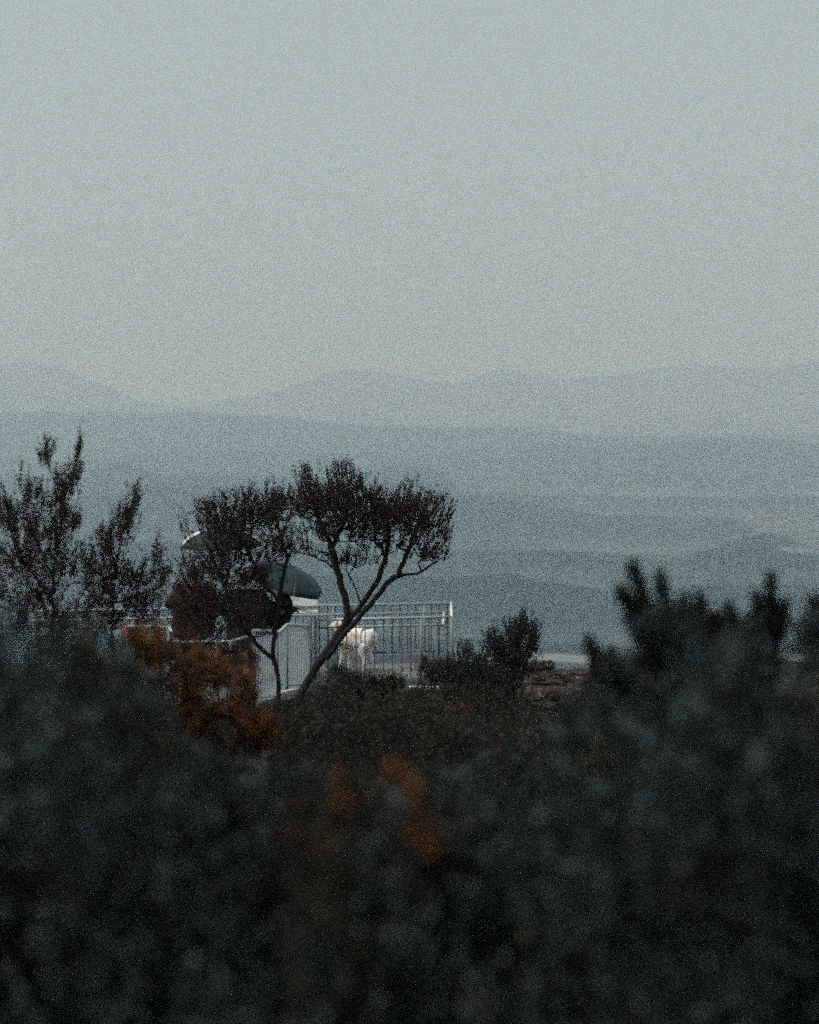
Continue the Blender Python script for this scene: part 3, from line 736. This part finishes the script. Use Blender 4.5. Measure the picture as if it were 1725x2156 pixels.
# ------------------------------------------------------------------ rocks
def rock(loc, sx, sy, sz, rz, label, seed, group='sandstone rocks at the cliff edge', rough=.16):
    r_ = random.Random(seed)
    bm = bmesh.new(); bmesh.ops.create_cube(bm, size=1); bmesh.ops.bevel(bm, geom=bm.edges[:], offset=.12, segments=2, affect='EDGES')
    bmesh.ops.subdivide_edges(bm, edges=bm.edges[:], cuts=7, use_grid_fill=True)
    ph = [r_.uniform(0, 6.28) for _ in range(6)]
    for v in bm.verts:
        x, y, z = v.co
        layer = .06*math.sin(z*18+ph[0]+2*math.sin(x*3+ph[5]))
        n = rough*(.5*math.sin(x*7+ph[1])*math.cos(y*6+ph[2]) + .3*math.sin(x*17+y*13+ph[3]) + .2*math.sin(z*21+x*11+ph[4]))
        f = 1 + n + layer + r_.uniform(-.03, .03)
        jag = .5+.5*math.sin(x*23+ph[0])*math.sin(x*9.1+y*15+ph[1])
        v.co = Vector((x*f*sx, y*f*sy, z*(1+n)*sz*(1-.35*jag*(z > 0)) + r_.uniform(-.012, .012)))
    me = bpy.data.meshes.new('rock'); bm.to_mesh(me); bm.free()
    o = put('rock', me, M_rock, None, loc); o.rotation_euler = (r_.uniform(-.06, .06), r_.uniform(-.06, .06), rz)
    tag(o, label, 'rock', group); return o
def R_(px, py, Y, sx, sy, sz, label, seed, rz=0):
    p = A3(px, py, Y); p.z -= sz/2; rock(p, sx, sy, sz, rz, label, seed)
R_(1143, 1391, 35.2, .45, .5, .42, 'reddish upright rock on the skyline beside the tall dark shrub', 1)
R_(1118, 1402, 35.4, .5, .6, .45, 'dark red broken rock behind the right side of the tall shrub', 2)
R_(1205, 1411, 35.0, 1.6, .9, .3, 'long flat speckled rock slab forming the skyline right of the shrub', 3)
R_(1290, 1416, 34.6, .9, .8, .3, 'low flat slab at the right end of the skyline ledge', 4)
R_(1185, 1432, 33.0, 1.9, 1.0, .28, 'broad brown rock shelf below the skyline slab', 5)
R_(1190, 1448, 31.0, 1.75, 1.2, .16, 'thin straight-edged rock shelf with a dark shadow line beneath', 6, -.05)
R_(1140, 1466, 29.6, .9, .8, .24, 'rust brown rock beneath the thin shelf', 7)
R_(1235, 1468, 29.2, .8, .9, .22, 'grey brown rock near the blurred bush, below the thin shelf', 8)
R_(1128, 1481, 28.3, .55, .45, .12, 'small pale crusted rock ledge right of the shrub stem', 9)
R_(1160, 1500, 27.0, .7, .6, .2, 'reddish rock half buried in heath below the pale ledge', 10)
R_(1340, 1440, 32.0, 1.0, .7, .3, 'reddish rock glimpsed through the blurred right-hand bush', 11)
R_(920, 1371, 33.6, .55, .5, .35, 'orange brown rock behind the far deck edge near the corner post', 12)
R_(845, 1374, 33.6, .40, .5, .25, 'small dark rock behind the far deck edge in the middle', 13)
R_(797, 1371, 33.5, .34, .3, .3, 'low black rounded rock behind the far deck edge beside the dog', 14)
R_(1478, 1440, 31.0, 1.2, .7, .3, 'pale rock slab hidden behind the right-hand bush', 15)
rs = random.Random(5)
for k, lab in enumerate(('small loose stone on the brown rock shelf at the left', 'pale loose stone on the brown shelf, middle', 'flat chip of stone at the right of the brown shelf', 'reddish stone below the dark shelf line', 'pale pebble-like stone at the foot of the shrub', 'grey stone in the heath under the pale ledge', 'whitish stone among brown heath left of the shrub', 'pink grey stone low in the heath left of the shrub')):
    px, py, Y = [(1135, 1424, 32.6), (1195, 1428, 32.3), (1240, 1430, 32.2), (1165, 1460, 29.4), (1098, 1488, 27.5), (1150, 1515, 26), (1000, 1512, 26.0), (985, 1545, 24)][k]
    R_(px, py, Y, rs.uniform(.12, .22), .15, rs.uniform(.05, .09), lab, 30+k, rs.uniform(-1, 1))

# ------------------------------------------------------------------ trees and shrubs one can single out
woody('windswept_tree', 'leaning windswept tree with a broad dark crown and two twisted stems before the railing', 'tree', 24.5,
      [[(625, 1476), (658, 1417), (690, 1372), (718, 1325), (762, 1274), (797, 1221), (812, 1180, .1), (820, 1120, .2), (815, 1060, .2)],
       [(690, 1385, -.05), (716, 1345, -.1), (737, 1323, -.1), (781, 1272, -.1), (820, 1223, -.1), (839, 1207, -.1), (880, 1213, -.1), (905, 1190), (945, 1165)],
       [(726, 1318, .0), (737, 1300), (732, 1267), (716, 1228), (708, 1190), (700, 1150), (677, 1107), (660, 1060)],
       [(716, 1228, .1), (705, 1195, .1), (675, 1177, .2), (640, 1165, .2), (612, 1160, .2)],
       [(840, 1207, -.1), (860, 1160), (880, 1110), (895, 1070)],
       [(762, 1274, .1), (745, 1235, .2), (730, 1200, .3)],
       [(700, 1150, .1), (730, 1090, .3), (735, 1030, .3)]],
      [(690, 1070, 70, 44, 141), (735, 1030, 44, 36, 66), (655, 1045, 34, 44, 58), (780, 1080, 60, 44, 103), (845, 1100, 70, 44, 131), (900, 1120, 44, 52, 84), (870, 1068, 60, 26, 46),
       (780, 1085, 105, 50, 230), (790, 1140, 70, 30, 56), (690, 1125, 80, 26, 50), (640, 1165, 40, 12, 17), (745, 1185, 70, 16, 32), (905, 1170, 34, 20, 34), (720, 1000, 34, 16, 17), (920, 1062, 26, 18, 13), (640, 1005, 22, 16, 10), (942, 1110, 8, 36, 11), (860, 1030, 40, 10, 7)],
      M_redtree, base=(606, 1480), depth=.75, shoot=.19, per=11, leaf=.036, lw=.0115, nsh=2, r_twig=.0034, trunk_r=.052, up=1.5, spread=.012)
woody('slender_tree', 'slender crooked-stemmed tree with loose reddish foliage hanging over the umbrellas', 'tree', 21.5,
      [[(585, 1460), (588, 1427), (582, 1400), (574, 1386), (577, 1340), (581, 1310), (588, 1270), (596, 1210), (606, 1175), (620, 1140)],
       [(574, 1386), (556, 1368), (540, 1360), (520, 1330), (500, 1290), (470, 1230), (450, 1180)],
       [(588, 1270), (560, 1230), (530, 1180), (500, 1120)],
       [(606, 1175), (590, 1120), (575, 1080)],
       [(500, 1290), (440, 1270), (410, 1240)]],
      [(470, 1105, 80, 40, 154), (440, 1080, 30, 16, 22), (540, 1080, 64, 36, 104), (590, 1075, 36, 44, 84), (510, 1150, 90, 40, 126), (455, 1185, 70, 50, 126), (430, 1250, 60, 50, 112),
       (520, 1235, 70, 50, 112), (405, 1290, 40, 50, 120), (460, 1320, 70, 35, 84), (590, 1150, 30, 40, 48), (500, 1055, 34, 14, 20), (540, 1300, 50, 40, 56), (385, 1230, 14, 30, 17)],
      M_redtree, base=(592, 1530), depth=.7, shoot=.16, per=10, leaf=.035, lw=.012, nsh=2, r_twig=.0024, trunk_r=.026, up=1.2, spread=.012)
# tall feathery growth at the left
woody('feathery_shrub', 'tallest feathery reddish shrub rising at the far left above the dark thicket', 'shrub', 16.5,
      [[(110, 1290), (112, 1220), (120, 1150), (140, 1060), (155, 1000), (165, 930)],
       [(120, 1150), (115, 1080), (120, 1030), (105, 980), (85, 945)],
       [(112, 1220), (80, 1150), (62, 1090), (45, 1020)],
       [(110, 1260), (60, 1200), (25, 1130), (5, 1080)]],
      [(165, 960, 9, 34, 15), (155, 1015, 18, 36, 27), (100, 970, 20, 30, 20), (128, 1040, 24, 40, 38), (70, 1060, 34, 34, 38), (45, 1015, 6, 16, 4), (15, 1090, 30, 40, 45), (60, 1130, 70, 40, 90), (130, 1110, 40, 44, 68), (40, 1190, 70, 40, 90), (120, 1190, 60, 40, 75), (70, 1255, 90, 40, 90), (180, 1240, 26, 30, 15), (80, 1310, 110, 34, 90)],
      M_redtree, base=(110, 1420), depth=.5, shoot=.15, per=9, leaf=.032, lw=.012, nsh=2, r_twig=.0017, trunk_r=.012, up=2.0, spread=.012)
woody('feathery_shrub', 'slim feathery shrub with a pointed top between the tallest shrub and the white railing', 'shrub', 16.9,
      [[(235, 1290), (240, 1220), (250, 1150), (270, 1090), (288, 1040)], [(240, 1220), (215, 1170), (200, 1130)], [(240, 1240), (290, 1200), (325, 1165)], [(235, 1270), (300, 1250), (345, 1230)]],
      [(285, 1060, 14, 28, 15), (262, 1110, 30, 36, 50), (230, 1150, 34, 34, 45), (240, 1210, 46, 44, 75), (300, 1230, 34, 30, 38), (330, 1185, 12, 36, 15), (345, 1225, 18, 26, 22), (210, 1260, 40, 34, 45), (300, 1270, 50, 24, 30), (190, 1190, 20, 30, 12), (230, 1310, 80, 30, 68), (320, 1300, 40, 30, 30)],
      M_redtree, base=(240, 1420), depth=.45, shoot=.15, per=9, leaf=.032, lw=.012, nsh=2, r_twig=.0017, trunk_r=.010, up=2.0, spread=.012)
# right of the platform
woody('bushy_shrub', 'tall upright dark shrub standing right of the platform beside the rocks', 'shrub', 28.6,
      [[(1085, 1470), (1080, 1430), (1085, 1390), (1092, 1340), (1100, 1300)], [(1080, 1430), (1060, 1390), (1040, 1345)], [(1083, 1410), (1108, 1370), (1125, 1330)], [(1085, 1460), (1095, 1420), (1112, 1390)]],
      [(1100, 1312, 9, 30, 40), (1085, 1340, 28, 30, 150), (1120, 1345, 18, 30, 90), (1045, 1362, 24, 32, 120), (1080, 1385, 46, 34, 240), (1080, 1425, 38, 34, 150), (1070, 1460, 30, 20, 40)],
      M_darktree, base=(1083, 1495), depth=.45, shoot=.15, per=12, leaf=.032, lw=.011, nsh=2, r_twig=.0025, trunk_r=.03, up=2.4, spread=.012)
woody('bushy_shrub', 'low spreading dark shrub between the platform corner and the tall upright shrub', 'shrub', 28.2,
      [[(990, 1480), (985, 1440), (980, 1390), (978, 1362)], [(985, 1440), (950, 1415), (920, 1400)], [(985, 1440), (1010, 1410), (1025, 1395)]],
      [(978, 1375, 18, 18, 36), (960, 1410, 50, 24, 150), (1010, 1415, 36, 26, 120), (920, 1420, 40, 24, 110), (980, 1450, 90, 28, 260), (1050, 1440, 34, 24, 90), (990, 1490, 80, 24, 140), (900, 1402, 20, 12, 20)],
      M_darktree, base=(985, 1520), depth=.5, shoot=.12, per=12, leaf=.032, lw=.012, nsh=2, r_twig=.0022, trunk_r=.025, up=1.8, spread=.012)
# out-of-focus silhouettes at the right, close to the camera
def fingers(name, label, Y, tips, blobs, mat, base, mid, sh=.055, per=24, leaf=.018, lw=.006, depth=.2, **k):
    mains = [[(base[0], base[1]-60), mid]] + [[mid, ((mid[0]+t_[0])/2+(t_[0]-mid[0])*.12, (mid[1]+t_[1])/2, rng.uniform(-.1, .1)), (t_[0], t_[1]+22)] for t_ in tips]
    bl = []
    for t_ in tips:
        for q in range(5): bl.append((t_[0]+(mid[0]-t_[0])*.09*q, t_[1]+24+(mid[1]-t_[1])*.12*q, 3+q*2.5, 14, 9, .04))
    return woody(name, label, 'shrub', Y, mains, bl+blobs, mat, base=base, depth=depth, shoot=sh, per=per, leaf=leaf, lw=lw, nsh=3, r_twig=.0014, trunk_r=.014, up=1.3, spread=.008, **k)
fingers('heath_shrub', 'blurred dark shrub with upright finger-like shoots, nearest the rocks on the right', 6.6,
        [(1338, 1196), (1314, 1240), (1393, 1216), (1439, 1266), (1470, 1268), (1418, 1290), (1360, 1265), (1502, 1300), (1330, 1290)],
        [(1420, 1345, 60, 30, 140), (1450, 1400, 80, 36, 200), (1375, 1325, 30, 24, 60), (1480, 1470, 100, 44, 160)], M_slate, (1455, 1700), (1440, 1400))
fingers('heath_shrub', 'blurred dark shrub topped by a forked three-pronged shoot, right of the finger-like one', 6.9,
        [(1540, 1284), (1592, 1258), (1623, 1219), (1647, 1270), (1515, 1300)],
        [(1585, 1360, 44, 30, 110), (1590, 1420, 56, 40, 150), (1535, 1380, 40, 36, 90), (1580, 1490, 80, 40, 120)], M_slate, (1600, 1720), (1600, 1400))
fingers('heath_shrub', 'blurred dark shrub cut by the right edge of the picture', 6.3,
        [(1714, 1278), (1745, 1250), (1775, 1300)], [(1725, 1370, 45, 50, 60), (1740, 1440, 60, 50, 90), (1780, 1380, 60, 50, 50), (1700, 1500, 60, 40, 60)], M_slate, (1740, 1720), (1735, 1400))
fingers('heath_shrub', 'small blurred sprig sticking up alone before the pale valley strip', 7.4,
        [(1244, 1350), (1290, 1374)], [(1285, 1425, 36, 24, 50), (1345, 1415, 40, 26, 70), (1300, 1480, 70, 40, 120)], M_slate, (1300, 1700), (1295, 1440))
# rust shrubs, half blurred
def rust(label, Y, blobs, base, mid, m=M_orange, leaf=.03, lw=.012, sh=.09):
    return woody('rust_shrub', label, 'shrub', Y, [[(base[0], base[1]-20), mid]], blobs, m, base=base, depth=.3, shoot=sh, per=12, leaf=leaf, lw=lw, nsh=3, r_twig=.0015, trunk_r=.012, up=1.0, spread=.02)
rust('orange brown shrub below the short pale railing at the left', 9.4, [(290, 1360, 12, 14, 14), (325, 1366, 10, 18, 14), (345, 1392, 12, 14, 10), (305, 1400, 22, 26, 18), (322, 1440, 24, 20, 14)], (318, 1520), (315, 1430), sh=.10)
rust('largest rust orange shrub, below the thin curved railing', 9.4, [(425, 1420, 16, 22, 18), (408, 1480, 14, 44, 26), (425, 1535, 20, 24, 18), (470, 1440, 12, 36, 12), (480, 1505, 30, 24, 20), (510, 1470, 10, 36, 24), (515, 1530, 20, 26, 30), (548, 1560, 12, 24, 16), (455, 1580, 50, 20, 16)], (475, 1680), (470, 1540), sh=.13)
rust('small rust shrub low in the middle of the dark thicket', 4.25, [(860, 1680, 5, 40, 2), (880, 1750, 9, 50, 4), (900, 1810, 8, 36, 2)], (870, 1960), (868, 1830), sh=.05)
rust('small rust shrub lower left of the middle in the dark thicket', 5.0, [(690, 1830, 5, 30, 6), (705, 1760, 4, 36, 4), (716, 1680, 4, 30, 3)], (695, 2050), (695, 1880), sh=.05)
rust('yellow green sprig at the right edge of the dark thicket', 5.6, [(1705, 1540, 20, 50, 22), (1710, 1620, 20, 40, 16)], (1710, 1800), (1708, 1650), M_yellow)
rust('dull yellow patch of leaves right of centre in the thicket', 6.4, [(1240, 1680, 50, 24, 26), (1250, 1630, 26, 20, 12)], (1245, 1850), (1243, 1730), M_yellow)
rust('brown shrub with thin red shoots in front of the near platform edge', 22.5, [(790, 1455, 34, 14, 60), (830, 1448, 26, 10, 40), (880, 1480, 40, 20, 60), (800, 1490, 50, 20, 70)], (800, 1530), (800, 1500), M_olive, sh=.16)
woody('scrub_bush', 'dark upright bush close against the right side of the leaning trunk', 'shrub', 22.8, [[(715, 1480), (716, 1440)], [(715, 1460), (735, 1425)]],
      [(712, 1440, 18, 26, 90), (738, 1450, 20, 22, 70), (700, 1475, 26, 20, 60), (755, 1480, 26, 16, 50)], M_darktree, base=(716, 1510), depth=.3, shoot=.16, per=11, leaf=.034, lw=.012, nsh=2, r_twig=.0022, trunk_r=.014, up=1.8, spread=.012)
woody('scrub_bush', 'loose red brown bush in front of the thin curved railing, under the people', 'shrub', 15.5, [[(400, 1480), (410, 1420), (400, 1370)], [(408, 1440), (450, 1400), (480, 1370)], [(405, 1450), (380, 1400), (360, 1370)]],
      [(400, 1385, 40, 24, 60), (460, 1390, 44, 24, 60), (370, 1400, 24, 30, 34), (430, 1430, 60, 30, 70), (520, 1410, 20, 40, 24), (370, 1450, 40, 26, 40)], M_redtree, base=(405, 1560), depth=.35, shoot=.13, per=10, leaf=.034, lw=.012, nsh=2, r_twig=.0018, trunk_r=.010, up=1.6, spread=.012)
woody('scrub_bush', 'thin-leaved twiggy bush below the low spreading dark shrub', 'shrub', 24.0, [[(930, 1500), (935, 1465)], [(932, 1485), (960, 1460)]],
      [(930, 1480, 34, 18, 60), (970, 1490, 34, 16, 60), (1020, 1510, 40, 14, 50)], M_olive, base=(932, 1540), depth=.3, shoot=.15, per=10, leaf=.034, lw=.012, nsh=2, r_twig=.0022, trunk_r=.012, up=1.8, spread=.012)
rust('low reddish clump right below the platform and left of the pale stones', 22.0, [(895, 1545, 30, 20, 50), (940, 1510, 40, 18, 50)], (900, 1600), (905, 1560), M_orange)

# ------------------------------------------------------------------ undergrowth masses
ENV_X = [-400, 0, 120, 250, 290, 340, 400, 470, 540, 600, 700, 800, 900, 1000, 1100, 1160, 1210, 1260, 1340, 1400, 1560, 1650, 1690, 1725, 2200]
ENV_Y = [1250, 1285, 1310, 1318, 1395, 1470, 1560, 1590, 1595, 1610, 1640, 1650, 1640, 1600, 1565, 1535, 1500, 1460, 1415, 1360, 1365, 1370, 1430, 1360, 1320]
MID_X = [-400, 300, 520, 580, 640, 700, 760, 830, 880, 960, 1060, 1120, 1200, 1260, 2200]
MID_Y = [1420, 1440, 1490, 1485, 1470, 1400, 1446, 1444, 1456, 1480, 1500, 1530, 1520, 1500, 1460]
def undergrowth(name, label, y0, y1, n_bush, mat, sh_per, leaf, lw, per, hmax, shoot, rad0, env=True, seed=3, margin=1.35, spread=.02, EX=ENV_X, EY=ENV_Y, pxr=None, slack=260, jit=20, thin=None):
    global rng
    rng = np.random.default_rng(seed)
    PL, DL, TA, TB = [], [], [], []
    for _ in range(n_bush):
        Y = math.sqrt(rng.uniform(y0**2, y1**2)); hw = .2130*Y*margin; x = rng.uniform(-hw, hw)
        gz = float(ground(x, Y)); px = CX + x/Y*F
        if pxr and not (pxr[0] + rng.normal(0, 50) < px < pxr[1] + rng.normal(0, 50)): continue
        if thin and thin[0] < px < thin[1] and rng.random() < thin[2]: continue
        h = hmax*rng.uniform(.35, 1.15)
        if env:
            top = HC - (np.interp(px, EX, EY)+rng.uniform(0, 1)**2*slack - HY)/F*Y
            h = min(h*1.3, top - gz - shoot*.6)
            if h < .12: continue
        elif in_plat(x, Y): continue
        r = rad0*rng.uniform(.7, 1.3)
        c = np.array([x, Y, gz])
        m = int(sh_per*rng.uniform(.8, 1.2))
        th = rng.uniform(0, 2*math.pi, m); tz = rng.uniform(.12 if env else .0, 1, m)**(.8 if env else .6)
        rr = r*np.sqrt(np.clip(1.02-tz**3, 0, 1))*rng.uniform(.72, 1, m)
        A = c + np.stack([np.cos(th)*rr, np.sin(th)*rr, tz*h], 1)
        if env:   # keep under the surveyed top line
            lim = HC - (np.interp(CX + A[:, 0]/A[:, 1]*F, EX, EY) + jit*rng.uniform(-1, 1, m) - HY)/F*A[:, 1] - shoot*.5
            A = A[A[:, 2] < lim]; m = len(A)
            if m == 0: continue
        D = (A-c)/np.array([[r, r, max(h, .1)]])*.6 + np.array([[0, 0, .9]]) + rng.normal(0, .3, (m, 3)); D /= np.linalg.norm(D, axis=1)[:, None]
        B = A + D*(shoot*rng.uniform(.6, 1.2, m))[:, None]
        TA.append(A - D*shoot*.6); TB.append(B)
        p, d = shoots_leaves(A, B, per, spread); PL.append(p); DL.append(d)
    P = np.concatenate(PL); D = np.concatenate(DL)
    o = put(name, leaf_mesh(name, P, D, leaf, lw, .35), mat); o['kind'] = 'stuff'; o['label'] = label; o['category'] = 'undergrowth'
    A = np.concatenate(TA); B = np.concatenate(TB)
    t_ = put('twigs', tubes_np('twigs', A, B, np.full(len(A), .0016+leaf*.02), np.full(len(A), .0008), 3), M_bark, o); t_['kind'] = 'stuff'
    return o
def in_plat(x, y):
    p = np.array([x, y]) - FR; uu = p @ dirx; vv = p @ diry
    if LEFT-.7 < uu < .1 and -.15 < vv < DEP+.3: return True
    if -4.6 < x < -1.5 and 25.0 < y < 30: return True
    if 1.9 < x < 5 and 26.5 < y < 36 : return random.random() < .35
    return False
undergrowth('thicket', 'dark slate green out-of-focus thicket filling the foreground', 4.0, 9.5, 560, M_slate, 90, .028, .014, 18, 1.5, .09, .15, True, 3, 1.3, thin=(640, 980, .35))
undergrowth('thicket', 'olive brown and rust stems mixed into the middle of the dark thicket', 4.0, 9.5, 330, M_olive, 70, .028, .012, 16, 1.5, .13, .12, True, 13, 1.3, pxr=(600, 1000))
undergrowth('heath', 'tangled brown scrub standing between the thicket and the near platform edge', 12.5, 24.5, 260, M_olive, 90, .036, .011, 10, 1.7, .22, .22, True, 14, 1.25, EX=MID_X, EY=MID_Y, slack=130, jit=30)
undergrowth('heath', 'dark tufts of scrub around the foot of the leaning tree and the ramp railing', 14, 24.5, 240, M_darktree, 90, .036, .011, 10, 1.7, .22, .22, True, 15, 1.25, EX=MID_X, EY=MID_Y, slack=130, jit=30)
undergrowth('heath', 'brownish olive low heath between the foreground thicket and the platform', 9.0, 27.5, 700, M_heath, 34, .034, .013, 11, .50, .21, .30, False, 4, 1.25)
undergrowth('heath', 'sparse low heath around the rocks and platform at the cliff edge', 26.0, 35.5, 260, M_heath, 22, .034, .013, 10, .22, .09, .30, False, 5, 1.2)
